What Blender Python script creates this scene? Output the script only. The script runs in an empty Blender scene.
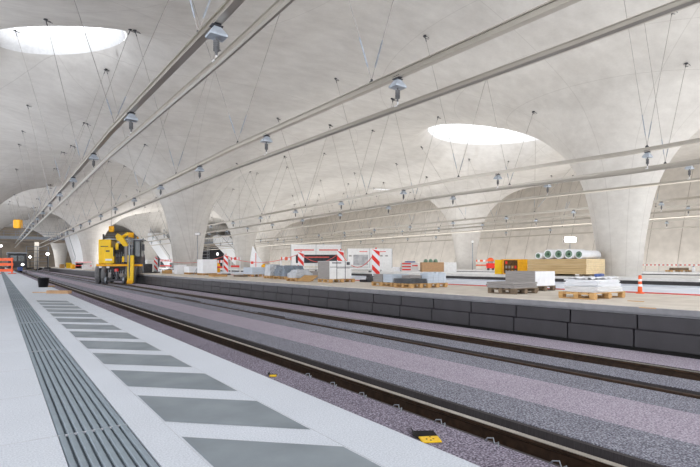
import bpy, bmesh, math, random
from mathutils import Vector, Matrix
random.seed(7)
C = bpy.context.scene.collection
R = math.radians
# ------------------------------------------------------------------ camera, sky, exposure
HC = 0.862                       # camera height above the near platform
YAW = math.atan(352/490)         # camera turned right from the track direction
cam = bpy.data.objects.new('camera', bpy.data.cameras.new('camera')); C.objects.link(cam)
cam.data.sensor_width = 36; cam.data.lens = 490/700*36
cam.data.shift_y = (264.5-233.5)/700
cam.data.clip_end = 600
cam.location = (0, 0, HC); cam.rotation_euler = (R(90), 0, -YAW)
bpy.context.scene.camera = cam
w = bpy.data.worlds.new('sky'); bpy.context.scene.world = w; w.use_nodes = True
bg = w.node_tree.nodes['Background']
bg.inputs[0].default_value = (0.955, 0.98, 1.03, 1); bg.inputs[1].default_value = 2.3
vs = bpy.context.scene.view_settings
vs.view_transform = 'Standard'; vs.look = 'None'; vs.gamma = 1; vs.use_curve_mapping = False
vs.exposure = 0.48
def area(loc, sx, sy, watts, rot=(math.pi, 0, 0), col=(1, .975, .945)):
    l = bpy.data.lights.new('fill_light', 'AREA'); l.shape = 'RECTANGLE'; l.size = sx; l.size_y = sy; l.energy = watts; l.color = col
    o = bpy.data.objects.new('fill_light', l); C.objects.link(o); o.location = loc; o.rotation_euler = rot
# unseen upward fill lights added to brighten the roof, in the sunk track beds and along the left side of the hall
area((21.7, 65, -.7), 3.0, 150, 2900); area((38.2, 65, -.7), 3.0, 150, 5200, col=(1, .98, .95)); area((53, 65, -.7), 2.0, 150, 3600)
area((21.7, 94, -.5), 3, 3, 1500, (R(125), 0, 0)); area((9, 128, 5.8), 16, 2, 250, (0, 0, 0)); area((4, 150, 5), 16, 6, 400, (0, 0, 0)); area((34, 134, 5), 16, 4, 500, (0, 0, 0))  # unseen fill lights added for the far stairs and the footbridge end
for y_ in range(-8, 120, 16): area((-10, y_, .6), 2.5, 2.5, 330 if y_ < 60 else 650, (math.pi, R(-14), 0))  # added fill left of the view, stronger farther off
for x_ in (14, 30, 46): area((x_, -9, .6), 3, 3, 460, col=(.95, .98, 1))  # cooler fill added out of view on the right

FX, FY, RX, RY = math.sin(YAW), math.cos(YAW), math.cos(YAW), -math.sin(YAW)
def ray(px, py):
    r = (px-350)/490; u = (264.5-py)/490
    return FX+r*RX, FY+r*RY, u
def on_z(px, py, z):             # where the photographed point meets the level z
    dx, dy, u = ray(px, py); d = (z-HC)/u
    return dx*d, dy*d, d
def on_x(px, X):                 # where the column of view crosses the lengthwise line X
    dx, dy, u = ray(px, 0); return dy*X/dx
# ------------------------------------------------------------------ materials
def srgb(c):
    return tuple(((v/255)/12.92 if v/255 < .04045 else ((v/255+.055)/1.055)**2.4) for v in c) + (1,)
def mat(name, col, rough=.6, metal=0, var=.12, scale=6, bump=0, col2=None, detail=4, emit=0, stretch=None, spec=.4):
    m = bpy.data.materials.new(name); m.use_nodes = True
    nt = m.node_tree; n = nt.nodes; L = nt.links; b = n['Principled BSDF']
    b.inputs['Roughness'].default_value = rough; b.inputs['Metallic'].default_value = metal
    b.inputs['Specular IOR Level'].default_value = spec
    c = srgb(col)
    if col2 is None: c2 = tuple(v*(1-var) for v in c[:3])+(1,); c1 = tuple(min(1, v*(1+var)) for v in c[:3])+(1,)
    else: c1, c2 = c, srgb(col2)
    tc = n.new('ShaderNodeTexCoord'); mp = n.new('ShaderNodeMapping'); nz = n.new('ShaderNodeTexNoise')
    nz.inputs['Scale'].default_value = scale; nz.inputs['Detail'].default_value = detail
    if stretch: mp.inputs['Scale'].default_value = stretch
    L.new(tc.outputs['Object'], mp.inputs[0]); L.new(mp.outputs[0], nz.inputs['Vector'])
    cr = n.new('ShaderNodeValToRGB'); cr.color_ramp.elements[0].position = .35; cr.color_ramp.elements[1].position = .65
    cr.color_ramp.elements[0].color = c2; cr.color_ramp.elements[1].color = c1
    L.new(nz.outputs['Fac'], cr.inputs[0]); L.new(cr.outputs[0], b.inputs['Base Color'])
    if bump:
        bp = n.new('ShaderNodeBump'); bp.inputs['Strength'].default_value = bump; bp.inputs['Distance'].default_value = .02
        L.new(nz.outputs['Fac'], bp.inputs['Height']); L.new(bp.outputs[0], b.inputs['Normal'])
    if emit:
        b.inputs['Emission Color'].default_value = c; b.inputs['Emission Strength'].default_value = emit
    return m
def math_node(nt, op, a, b=None, c=None):
    n = nt.nodes.new('ShaderNodeMath'); n.operation = op
    for i, v in enumerate((a, b, c)):
        if v is None: continue
        if isinstance(v, (int, float)): n.inputs[i].default_value = v
        else: nt.links.new(v, n.inputs[i])
    return n.outputs[0]
def shell_material():
    m = bpy.data.materials.new('fair_faced_concrete'); m.use_nodes = True
    nt = m.node_tree; n = nt.nodes; L = nt.links; b = n['Principled BSDF']
    b.inputs['Roughness'].default_value = .62; b.inputs['Specular IOR Level'].default_value = .3
    g = n.new('ShaderNodeNewGeometry'); sx = n.new('ShaderNodeSeparateXYZ'); L.new(g.outputs['Position'], sx.inputs[0])
    X, Y, Z = sx.outputs
    def lattice(cx, cy):
        ax = math_node(nt, 'SUBTRACT', math_node(nt, 'FLOORED_MODULO', math_node(nt, 'SUBTRACT', X, cx-16.5), 33), 16.5)
        ay = math_node(nt, 'SUBTRACT', math_node(nt, 'FLOORED_MODULO', math_node(nt, 'SUBTRACT', Y, cy-27.5), 55), 27.5)
        r = math_node(nt, 'SQRT', math_node(nt, 'ADD', math_node(nt, 'MULTIPLY', ax, ax), math_node(nt, 'MULTIPLY', ay, ay)))
        an = math_node(nt, 'ARCTAN2', ay, ax)
        return r, an
    r1, a1 = lattice(30, 14.3); r2, a2 = lattice(13.5, 42)
    rm = math_node(nt, 'MINIMUM', r1, r2)
    pick = math_node(nt, 'LESS_THAN', r1, r2)
    an = math_node(nt, 'ADD', math_node(nt, 'MULTIPLY', pick, a1), math_node(nt, 'MULTIPLY', math_node(nt, 'SUBTRACT', 1, pick), a2))
    fr = math_node(nt, 'FRACT', math_node(nt, 'MULTIPLY', math_node(nt, 'ADD', an, 4), 10/(2*math.pi)))
    ang = math_node(nt, 'MULTIPLY', math_node(nt, 'ABSOLUTE', math_node(nt, 'SUBTRACT', fr, .5)), 2*math.pi/10)
    rad = math_node(nt, 'LESS_THAN', math_node(nt, 'MULTIPLY', ang, rm), .018)
    line = rad
    for k in (6.4, 9.6, 14.2):
        line = math_node(nt, 'MAXIMUM', line, math_node(nt, 'LESS_THAN', math_node(nt, 'ABSOLUTE', math_node(nt, 'SUBTRACT', rm, k)), .02))
    def noise(scale, det, st=None):
        z = n.new('ShaderNodeTexNoise'); z.inputs['Scale'].default_value = scale; z.inputs['Detail'].default_value = det
        if st:
            mp = n.new('ShaderNodeMapping'); mp.inputs['Scale'].default_value = st
            L.new(g.outputs['Position'], mp.inputs[0]); L.new(mp.outputs[0], z.inputs['Vector'])
        else: L.new(g.outputs['Position'], z.inputs['Vector'])
        return z.outputs['Fac']
    n1 = noise(.5, 5); n2 = noise(2.2, 6, (.5, 1, 1.6)); n3 = noise(9, 3)
    mix = math_node(nt, 'ADD', math_node(nt, 'MULTIPLY', n1, .45), math_node(nt, 'MULTIPLY', n2, .4))
    mix = math_node(nt, 'ADD', mix, math_node(nt, 'MULTIPLY', n3, .15))
    cr = n.new('ShaderNodeValToRGB'); e = cr.color_ramp.elements
    e[0].position = .34; e[0].color = srgb((194, 190, 185)); e[1].position = .72; e[1].color = srgb((219, 216, 211))
    L.new(mix, cr.inputs[0])
    mx = n.new('ShaderNodeMix'); mx.data_type = 'RGBA'
    L.new(math_node(nt, 'MULTIPLY', line, .2), mx.inputs[0]); L.new(cr.outputs[0], mx.inputs[6]); mx.inputs[7].default_value = srgb((120, 112, 105))
    L.new(mx.outputs[2], b.inputs['Base Color'])
    return m
SHELL = shell_material()
def speckle(name, col, dark, light, scale, thr=.62, rough=.75, bump=.1, big=.06):
    """fine speckle over a soft large-scale variation, in the surface's own coordinates"""
    m = bpy.data.materials.new(name); m.use_nodes = True
    nt = m.node_tree; n = nt.nodes; L = nt.links; b = n['Principled BSDF']; b.inputs['Roughness'].default_value = rough
    b.inputs['Specular IOR Level'].default_value = .3
    g = n.new('ShaderNodeNewGeometry')
    z = n.new('ShaderNodeTexNoise'); z.inputs['Scale'].default_value = scale; z.inputs['Detail'].default_value = 4
    z2 = n.new('ShaderNodeTexNoise'); z2.inputs['Scale'].default_value = 1.3; z2.inputs['Detail'].default_value = 5
    L.new(g.outputs['Position'], z.inputs['Vector']); L.new(g.outputs['Position'], z2.inputs['Vector'])
    cr = n.new('ShaderNodeValToRGB'); e = cr.color_ramp.elements
    e[0].position = 1-thr; e[0].color = srgb(dark); e[1].position = thr; e[1].color = srgb(light)
    em = cr.color_ramp.elements.new(.5); em.color = srgb(col)
    L.new(z.outputs['Fac'], cr.inputs[0])
    h = n.new('ShaderNodeHueSaturation'); L.new(cr.outputs[0], h.inputs['Color'])
    L.new(math_node(nt, 'ADD', math_node(nt, 'MULTIPLY', z2.outputs['Fac'], big*4), 1-big*2), h.inputs['Value'])
    L.new(h.outputs[0], b.inputs['Base Color'])
    bp = n.new('ShaderNodeBump'); bp.inputs['Strength'].default_value = bump; bp.inputs['Distance'].default_value = .01
    L.new(z.outputs['Fac'], bp.inputs['Height']); L.new(bp.outputs[0], b.inputs['Normal'])
    return m
M = dict(
    paving=speckle('light_terrazzo_paving', (199, 205, 214), (187, 193, 203), (210, 215, 224), 120, bump=.05, big=.04),
    tactile=mat('grey_tactile_stone', (136, 147, 156), .8, spec=.2, var=.05, scale=9),
    hatch=mat('grey_slate_paving', (136, 145, 152), .55, col2=(118, 127, 134), scale=2.5, detail=6),
    groove=mat('dark_grooves', (84, 93, 101), .95, spec=.1),
    wallseam=mat('wall_seams', (150, 142, 132), .8),
    shade=mat('container_shade', (96, 70, 42), .8, var=.3),  # brown that stands for shade inside the container
    joint=mat('joint_grey', (176, 178, 184), .8),
    felt_blue=speckle('bluish_grey_fleece', (124, 124, 136), (76, 76, 88), (176, 179, 190), 60, .66, .95, .6, .08),
    felt_pink=speckle('pinkish_grey_fleece', (164, 155, 169), (122, 113, 128), (198, 191, 205), 60, .66, .95, .5, .05),
    felt_purple=speckle('purple_grey_fleece', (128, 121, 136), (72, 67, 80), (180, 174, 191), 60, .66, .95, .6, .1),
    slab=mat('track_slab_concrete', (46, 38, 32), .8),
    rubber=mat('black_rubber', (62, 58, 60), .75, var=.25, scale=30, stretch=(1, 8, .3)),
    rust=mat('rusty_rail_steel', (58, 42, 31), .6, metal=.3, var=.3, scale=14),
    railtop=mat('bright_rail_head', (176, 170, 162), .35, metal=.6),
    block=mat('dark_facing_blocks', (62, 60, 64), .55, var=.1, scale=4, stretch=(1, 1, .4)),
    black=mat('black_gap', (14, 13, 14), .9),
    fascia=mat('platform_edge_concrete', (138, 138, 142), .7, var=.1, scale=5),
    beige=mat('beige_screed', (224, 216, 204), .8, col2=(208, 199, 187), scale=2, detail=8),
    pale=mat('pale_blue_sheeting', (232, 238, 248), .6, col2=(216, 222, 234), scale=1.2),
    greyfloor=mat('grey_raw_floor', (222, 222, 222), .75, var=.08, scale=2),
    wall=mat('wall_concrete', (202, 196, 188), .75, var=.07, scale=1.2, detail=6),
    endwall=mat('end_wall_concrete', (150, 138, 124), .85, var=.15, scale=.5),
    beam=mat('beige_painted_aluminium', (184, 178, 168), .3, metal=.65, var=.02, scale=3, stretch=(1, .2, 1)),
    steel=mat('galvanised_steel', (150, 156, 164), .4, metal=.5, var=.15, scale=14),
    hat=mat('blue_grey_cast_hanger', (176, 184, 194), .45, metal=.2),
    dark=mat('dark_grey_metal', (66, 66, 70), .5, metal=.2, var=.25),
    cable=mat('wire_rope', (160, 155, 150), .5, metal=.4),
    white=mat('white_plastic_wrap', (236, 238, 242), .45, var=.04, scale=4),
    offwhite=mat('offwhite_paint', (226, 226, 226), .6, var=.05),
    red=mat('signal_red', (226, 44, 34), .5, var=.06),
    redtape=mat('pale_red_chain', (214, 92, 84), .5),
    orange=mat('orange_plastic', (238, 98, 48), .45),
    yellow=mat('machine_yellow', (250, 204, 24), .4, var=.06, scale=2),
    amber=mat('amber_paint', (250, 178, 22), .5),
    glass=mat('dark_tinted_glass', (40, 52, 54), .12, spec=.8),
    tyre=mat('black_tyre_rubber', (112, 112, 114), .8, var=.2),
    wood=mat('pine_boards', (206, 166, 112), .7, col2=(182, 140, 88), scale=5, stretch=(6, .6, 6)),
    formwork=mat('formwork_panel_yellow_wood', (204, 178, 134), .65, col2=(184, 156, 112), scale=3, stretch=(1, .3, 5)),
    endgrain=mat('pale_board_ends', (230, 208, 168), .7, var=.06),
    oldwood=mat('weathered_pallet_wood', (120, 104, 86), .8, var=.2, scale=8),
    brown=mat('brown_cardboard', (184, 148, 112), .75, var=.08),
    greystone=mat('grey_stone_slabs', (150, 146, 144), .7, var=.12, scale=5, stretch=(.6, .6, 14)),
    palestone=mat('pale_stone_slabs', (190, 200, 212), .65, var=.08, scale=5, stretch=(.6, .6, 14)),
    darkstone=mat('dark_slate_slabs', (74, 76, 80), .6, var=.2, scale=6),
    tarp=mat('grey_blue_tarpaulin', (120, 130, 142), .4, var=.25, scale=3),
    foil=mat('pale_grey_foil', (196, 200, 206), .35, var=.1, scale=3),
    blue=mat('blue_plastic', (70, 92, 150), .5), green=mat('green_liner', (110, 138, 118), .7, var=.2),
    picture=mat('dark_printed_photo', (60, 60, 70), .6, col2=(28, 28, 34), scale=3, detail=6),
    greyprint=mat('grey_printed_photo', (196, 196, 198), .6, col2=(150, 152, 156), scale=2.2, detail=6),
    lamp=mat('lit_lamp_face', (255, 252, 255), .4, emit=14),
    lampsoft=mat('lit_lamp_tube', (255, 250, 246), .4, emit=6),
    bucket=mat('black_bucket_plastic', (22, 22, 26), .45),
)
# ------------------------------------------------------------------ mesh helpers
class MB:
    def __init__(s): s.v = []; s.f = []; s.mi = []; s.sm = []
    def add(s, vs_, fs, mi=0, smooth=False):
        o = len(s.v); s.v += [tuple(v) for v in vs_]
        for f in fs: s.f.append(tuple(i+o for i in f)); s.mi.append(mi); s.sm.append(smooth)
        return s
    def box(s, x0, x1, y0, y1, z0, z1, mi=0, rot=0, cx=None, cy=None, tilt=None):
        vs_ = [Vector((x, y, z)) for z in (z0, z1) for y in (y0, y1) for x in (x0, x1)]
        c = Vector(((x0+x1)/2 if cx is None else cx, (y0+y1)/2 if cy is None else cy, (z0+z1)/2))
        if rot or tilt:
            m = Matrix.Rotation(rot, 3, 'Z')
            if tilt: m = m @ Matrix.Rotation(tilt[0], 3, 'X') @ Matrix.Rotation(tilt[1], 3, 'Y')
            vs_ = [m @ (v-c)+c for v in vs_]
        return s.add(vs_, [(0, 2, 3, 1), (4, 5, 7, 6), (0, 1, 5, 4), (2, 6, 7, 3), (0, 4, 6, 2), (1, 3, 7, 5)], mi)
    def cbox(s, c, d, mi=0, rot=0, tilt=None):
        return s.box(c[0]-d[0]/2, c[0]+d[0]/2, c[1]-d[1]/2, c[1]+d[1]/2, c[2]-d[2]/2, c[2]+d[2]/2, mi, rot, None, None, tilt)
    def tube(s, pts, r, n=8, mi=0, caps=True):
        pts = [Vector(p) for p in pts]; rs = r if isinstance(r, (list, tuple)) else [r]*len(pts)
        rings = []; up = None
        for i, p in enumerate(pts):
            t = (pts[min(i+1, len(pts)-1)]-pts[max(i-1, 0)]).normalized()
            if up is None: up = Vector((0, 0, 1)) if abs(t.z) < .9 else Vector((1, 0, 0))
            a = t.cross(up).normalized(); b = a.cross(t).normalized(); up = b
            rings.append([p+rs[i]*(math.cos(2*math.pi*k/n)*a+math.sin(2*math.pi*k/n)*b) for k in range(n)])
        vs_ = [v for rg in rings for v in rg]; fs = []
        for i in range(len(pts)-1):
            for k in range(n):
                k2 = (k+1) % n; fs.append((i*n+k, i*n+k2, (i+1)*n+k2, (i+1)*n+k))
        s.add(vs_, fs, mi, n > 6)
        if caps:
            o = len(s.v)-len(vs_)
            s.f.append(tuple(o+k for k in reversed(range(n)))); s.mi.append(mi); s.sm.append(False)
            s.f.append(tuple(o+(len(pts)-1)*n+k for k in range(n))); s.mi.append(mi); s.sm.append(False)
        return s
    def lathe(s, prof, c=(0, 0, 0), n=24, axis='Z', mi=0, smooth=True):
        vs_ = []
        for (r, h) in prof:
            for k in range(n):
                a = 2*math.pi*k/n; p = (r*math.cos(a), r*math.sin(a), h)
                if axis == 'X': p = (h, r*math.cos(a), r*math.sin(a))
                if axis == 'Y': p = (r*math.sin(a), h, r*math.cos(a))
                vs_.append((p[0]+c[0], p[1]+c[1], p[2]+c[2]))
        fs = []
        for i in range(len(prof)-1):
            for k in range(n):
                k2 = (k+1) % n; fs.append((i*n+k, i*n+k2, (i+1)*n+k2, (i+1)*n+k))
        return s.add(vs_, fs, mi, smooth)
    def prism(s, poly, y0, y1, mi=0, c=(0, 0, 0)):            # polygon in x,z pushed along y
        n = len(poly)
        vs_ = [(p[0]+c[0], y0+c[1], p[1]+c[2]) for p in poly]+[(p[0]+c[0], y1+c[1], p[1]+c[2]) for p in poly]
        fs = [tuple(range(n)), tuple(reversed(range(n, 2*n)))]+[(k, k+n, (k+1) % n+n, (k+1) % n) for k in range(n)]
        return s.add(vs_, fs, mi)
    def build(s, name, mats, parent=None, bevel=0, loc=None):
        me = bpy.data.meshes.new(name); me.from_pydata(s.v, [], s.f)
        if not isinstance(mats, (list, tuple)): mats = [mats]
        for m in mats: me.materials.append(m)
        me.polygons.foreach_set('material_index', s.mi); me.polygons.foreach_set('use_smooth', s.sm); me.update()
        bm = bmesh.new(); bm.from_mesh(me); bmesh.ops.recalc_face_normals(bm, faces=bm.faces); bm.to_mesh(me); bm.free()
        o = bpy.data.objects.new(name, me); C.objects.link(o)
        if parent: o.parent = parent
        if loc: o.location = loc
        if bevel:
            md = o.modifiers.new('bevel', 'BEVEL'); md.width = bevel; md.segments = 2; md.limit_method = 'ANGLE'
        return o
def struct(o): o['kind'] = 'structure'; return o
def tag(o, label, cat, group=None):
    o['label'] = label; o['category'] = cat
    if group: o['group'] = group
    return o
def thing(name, label, cat, loc=(0, 0, 0), rz=0, group=None):
    o = bpy.data.objects.new(name, None); C.objects.link(o); o.location = loc; o.rotation_euler.z = rz
    o.empty_display_size = .1
    return tag(o, label, cat, group)
def dup(root, loc, rz=None, label=None, group=None):
    r = root.copy(); C.objects.link(r); r.location = loc
    if rz is not None: r.rotation_euler.z = rz
    if label: r['label'] = label
    if group: r['group'] = group
    for ch in list(root.children):
        c = ch.copy(); C.objects.link(c); c.parent = r
        for g in ch.children:
            d = g.copy(); C.objects.link(d); d.parent = c
    return r
ORD = ['first', 'second', 'third', 'fourth', 'fifth', 'sixth', 'seventh', 'eighth', 'ninth', 'tenth', 'eleventh', 'twelfth', 'thirteenth', 'fourteenth', 'fifteenth', 'sixteenth', 'seventeenth', 'eighteenth']
# ------------------------------------------------------------------ vaulted shell
PR = [(1.08, -.9), (1.1, 0), (1.2, 1), (1.29, 2), (1.43, 3), (1.7, 4.5), (2.04, 5.7), (2.5, 6.7), (3.1, 7.6), (3.9, 8.4), (4.7, 9.05), (6, 9.75), (8, 10.4), (10.5, 11.0), (14, 11.6), (18, 11.9), (60, 11.9)]
def pchip(P):
    n = len(P); h = [P[i+1][0]-P[i][0] for i in range(n-1)]; d = [(P[i+1][1]-P[i][1])/h[i] for i in range(n-1)]
    m = [d[0]]+[0 if d[i-1]*d[i] <= 0 else 2*d[i-1]*d[i]/(d[i-1]+d[i]) for i in range(1, n-1)]+[0]
    def f(x):
        x = max(P[0][0], min(P[-1][0], x)); i = 0
        while i < n-2 and x > P[i+1][0]: i += 1
        t = (x-P[i][0])/h[i]
        return ((1+2*t)*(1-t)**2*P[i][1]+t*(1-t)**2*h[i]*m[i]+t*t*(3-2*t)*P[i+1][1]+t*t*(t-1)*h[i]*m[i+1])
    return f
prof = pchip(PR)
COLS = [(-3, 14), (-3, 69), (-3, 124), (13.5, -13.5), (13.5, 43.2), (13.5, 98), (13.5, 151.5), (30, 14.3), (30, 69), (30, 124),
        (46.5, -13.5), (46.5, 40.4), (46.5, 96.5), (46.5, 151.5)]
EYES = [(c[0]+4.2, c[1]+12.5, 5.0, 0, 1) for c in COLS]
EYES[COLS.index((-3, 14))] = (2.6, 30.3, 2.5, R(-50), 2.1); EYES[COLS.index((30, 14.3))] = (36.0, 26.9, 7.2, 0, 1); EYES[COLS.index((46.5, 40.4))] = (50.2, 57.2, 5.0, 0, 1)
ZRIM = 12.05
def qe(dx, dy, an, asp): return math.hypot((dx*math.cos(an)+dy*math.sin(an))/asp, -dx*math.sin(an)+dy*math.cos(an))
RC = 4.0
def zc(x, y):
    z = min(prof(math.hypot(x-a, y-b)) for a, b in COLS)
    for a, b, er, an, asp in EYES:
        if abs(x-a)+abs(y-b) > 18: continue
        q = qe(x-a, y-b, an, asp)
        if q < er+2.7:
            t = (er+2.7-q)/2.7; t = max(0, min(1, t))**2; z = z*(1-t)+ZRIM*t
            if q < er+1.2: z += 1.6*(1-math.sqrt(max(0, 1-((er+1.2-q)/(2.0))**2)))
    return z
def nrm(x, y):
    e = .05; gx = (zc(x+e, y)-zc(x-e, y))/(2*e); gy = (zc(x, y+e)-zc(x, y-e))/(2*e)
    return Vector((gx, gy, -1)).normalized()
def make_ceiling():
    x0, x1, y0, y1, s = -22, 62, -16, 180, .55
    nx = int((x1-x0)/s)+1; ny = int((y1-y0)/s)+1
    P = [[x0+i*s, y0+j*s] for j in range(ny) for i in range(nx)]
    tri = []
    for j in range(ny-1):
        for i in range(nx-1):
            a = j*nx+i; tri += [(a, a+1, a+nx+1), (a, a+nx+1, a+nx)]
    circ = [(a, b, RC, 0, 1) for a, b in COLS]+[(a, b, er-.6, an, asp) for a, b, er, an, asp in EYES]
    dead = set()
    for cx, cy, r, an, asp in circ:
        r0, r = r, r*asp
        i0, i1 = int((cx-r-2-x0)/s), int((cx+r+2-x0)/s)+1; j0, j1 = int((cy-r-2-y0)/s), int((cy+r+2-y0)/s)+1
        ids = [(i, j) for j in range(max(0, j0), min(ny, j1)) for i in range(max(0, i0), min(nx, i1))]
        r = r0; f = lambda k: qe(P[k][0]-cx, P[k][1]-cy, an, asp)-r
        mv = {}
        for i, j in ids:
            for di, dj in ((1, 0), (0, 1), (1, 1)):
                if i+di >= nx or j+dj >= ny: continue
                a, b = j*nx+i, (j+dj)*nx+i+di; fa, fb = f(a), f(b)
                if fa*fb < 0: mv[a if abs(fa) < abs(fb) else b] = 1
        for k in mv:
            d = f(k)+r; P[k] = [cx+(P[k][0]-cx)*r/d, cy+(P[k][1]-cy)*r/d]
        for i, j in ids:
            if i >= nx-1 or j >= ny-1: continue
            t = 2*(j*(nx-1)+i)
            for q in (t, t+1):
                if all(f(k) < 1e-4 for k in tri[q]): dead.add(q)
    used = {}; V = []; F = []
    for q, t in enumerate(tri):
        if q in dead: continue
        ff = []
        for k in t:
            if k not in used: used[k] = len(V); V.append(P[k])
            ff.append(used[k])
        F.append((ff[0], ff[2], ff[1]))
    me = bpy.data.meshes.new('ceiling'); me.from_pydata([(x, y, zc(x, y)) for x, y in V], [], F)
    me.materials.append(SHELL); me.polygons.foreach_set('use_smooth', [True]*len(F)); me.update()
    me.normals_split_custom_set_from_vertices([nrm(x, y) for x, y in V])
    o = bpy.data.objects.new('ceiling', me); C.objects.link(o); struct(o)
make_ceiling()
PZ = {-3: 0.0, 13.5: .12, 30: .2, 46.5: .25}
def make_column():
    N = 96; V = []; F = []; NR = []
    rs = [1.08, 1.09, 1.1, 1.125, 1.16, 1.2, 1.28, 1.36, 1.45, 1.55, 1.7, 1.85, 2.02, 2.2, 2.42, 2.65, 2.9, 3.2, 3.55, 3.9, 4.0, 4.12]
    for r in rs:
        z = prof(r); sl = (prof(r+.01)-prof(max(1.08, r-.01)))/(.02 if r > 1.089 else .01)
        for k in range(N):
            a = 2*math.pi*k/N; V.append((r*math.cos(a), r*math.sin(a), z+(.004 if r > RC else 0)))
            NR.append(Vector((sl*math.cos(a), sl*math.sin(a), -1)).normalized())
    for i in range(len(rs)-1):
        for k in range(N):
            k2 = (k+1) % N; F.append((i*N+k, i*N+k2, (i+1)*N+k2, (i+1)*N+k))
    me = bpy.data.meshes.new('column'); me.from_pydata(V, [], F); me.materials.append(SHELL)
    me.polygons.foreach_set('use_smooth', [True]*len(F)); me.update(); me.normals_split_custom_set_from_vertices(NR)
    return me
cme = make_column()
clab = {(-3, 14): 'pale concrete chalice column on the near platform, outside the left edge of the photo',
        (-3, 69): 'flaring concrete column at the left edge, on the near platform beyond the striped paving',
        (-3, 124): 'distant concrete column on the near platform beside the footbridge',
        (13.5, -13.5): 'concrete chalice column on the opposite platform behind the camera',
        (13.5, 43.2): 'flaring concrete column behind the stacked pallets, left of the photo centre',
        (13.5, 98): 'flaring concrete column just behind and left of the yellow excavator',
        (13.5, 151.5): 'farthest concrete column on the opposite platform beyond the footbridge',
        (30, 14.3): 'huge flaring concrete column on the right, behind the timber board stack',
        (30, 69): 'slim distant concrete column right of the one behind the pallets',
        (30, 124): 'concrete column on the middle platform beneath the footbridge',
        (46.5, -13.5): 'concrete column on the third platform far outside the right edge',
        (46.5, 40.4): 'flaring concrete column right of centre with a sensor post before it',
        (46.5, 96.5): 'distant concrete column on the third platform beside the white gable panel',
        (46.5, 151.5): 'farthest concrete column on the third platform beyond the footbridge'}
for a, b in COLS:
    o = bpy.data.objects.new('chalice_column', cme); C.objects.link(o); o.location = (a, b, 0)
    tag(o, clab[(a, b)], 'column', 'flaring columns carrying the roof')
# collar of each roof eye
for a, b, ER, an_, asp in EYES:
    ER -= .6
    if a > 58 or b > 178: continue
    mb = MB()
    N = 64; V = []; F = []
    for lev in range(5):
        for k in range(N):
            an = k*math.pi/32; rr = ER-.02-.25*(lev/4)**.5; zz = zc(a-math.sin(an_)*ER, b+math.cos(an_)*ER)-.02+1.0*lev/4
            u_, v_ = rr*asp*math.cos(an), rr*math.sin(an); V.append((a+u_*math.cos(an_)-v_*math.sin(an_), b+u_*math.sin(an_)+v_*math.cos(an_), zz))
    for lev in range(4):
        for k in range(N): F.append((lev*N+k, lev*N+(k+1) % N, (lev+1)*N+(k+1) % N, (lev+1)*N+k))
    mb.add(V, F, 0, True); o = mb.build('skylight_collar', M['offwhite'])
    near = {(36.0, 26.9): 'bright oval skylight opening left of the huge column on the right',
            (2.6, 30.3): 'bright oval skylight opening at the upper left corner',
            (50.2, 57.2): 'bright skylight opening above the distant right-of-centre column'}.get((a, b))
    if near is None:
        near = 'skylight opening in the roof, out of view, %s of those %s' % (ORD[int((b+20)//27)], 'above the near platform' if a < 5 else 'above the opposite platform' if a < 20 else 'above the middle platform' if a < 36 else 'above the third platform')
    tag(o, near, 'skylight', 'round light openings in the vaulted roof')
# ------------------------------------------------------------------ floors, platforms, walls
YB, YE = -14, 178
struct(MB().box(1.2, 60, YB, YE, -1.0, -.87).build('floor', M['slab']))
struct(MB().box(-22, 1.66, YB, YE, -1.0, -.092).build('floor', M['fascia']))
# near platform paving
pv = MB(); pv.box(-22, .243, YB, YE, -.09, 0); pv.box(.568, .735, YB, YE, -.09, 0)
pv.box(1.335, 1.672, YB, YE, -.09, 0); pv.box(.735, 1.335, YB, YE, -.09, 0)
struct(pv.build('floor', M['paving']))
g = MB()
for k in range(8):
    x0 = .243+k*.325/8
    g.prism([(x0+.004, -.012), (x0+.0055, -.004), (x0+.010, 0), (x0+.029, 0), (x0+.0335, -.004), (x0+.035, -.012)], YB, YE)
g.box(.243, .568, YB, YE, -.09, -.0115, 1)
struct(g.build('trim_1', [M['tactile'], M['groove']]))
st = MB()
for k in range(-9, 12):
    y = 2.775+k*.955
    st.add([(.745, y, .0015), (.745, y+.66, .0015), (1.325, y+.66-.58, .0015), (1.325, y-.58, .0015)], [(0, 1, 2, 3)])
struct(st.build('trim_2', M['hatch']))
jn = MB()
for k in range(-8, 70):
    y = 2.86+k*.98; jn.box(-6, .243, y-.002, y+.002, 0, .0008)
    if k < 30 and k % 3 == 0: jn.box(.243, .568, y-.0008, y+.0008, -.0115, .0003)
jn.box(.734, .736, YB, YE, 0, .0008); jn.box(1.334, 1.336, YB, YE, 0, .0008)
struct(jn.build('trim_3', M['joint']))
# fleece mats lying between the rail troughs
def fleece(x0, x1, m, label, y0=YB, y1=150):
    n = 60; mb = MB(); V = []; F = []
    for j in range(n+1):
        y = y0+(y1-y0)*(j/n); jx = random.uniform(-.012, .012)
        V += [(x0+jx, y, -.86), (x0+jx, y, -.646), (x1+jx*.5, y, -.646), (x1+jx*.5, y, -.86)]
    for j in range(n):
        for q in range(3): F.append((4*j+q, 4*j+q+1, 4*j+5+q, 4*j+4+q))
    mb.add(V, F); return tag(mb.build('protective_fleece', m), label, 'protective mat', 'fleece strips over the track bed')
fleece(1.75, 3.40, M['felt_purple'], 'dark purple-grey fleece strip between the striped platform and the nearest rail')
fleece(4.07, 4.74, M['felt_blue'], 'grey fleece strip directly behind the nearest rail')
fleece(4.745, 5.72, M['felt_pink'], 'pale pinkish fleece strip running down the middle of the track bed')
fleece(5.725, 6.38, M['felt_blue'], 'bluish fleece strip between the pinkish strip and the second rail')
fleece(6.76, 7.36, M['felt_blue'], 'bluish grey fleece strip between the second and third rail')
fleece(8.10, 9.05, M['felt_pink'], 'light lilac fleece strip at the foot of the dark block wall')
rl = MB()
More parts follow.
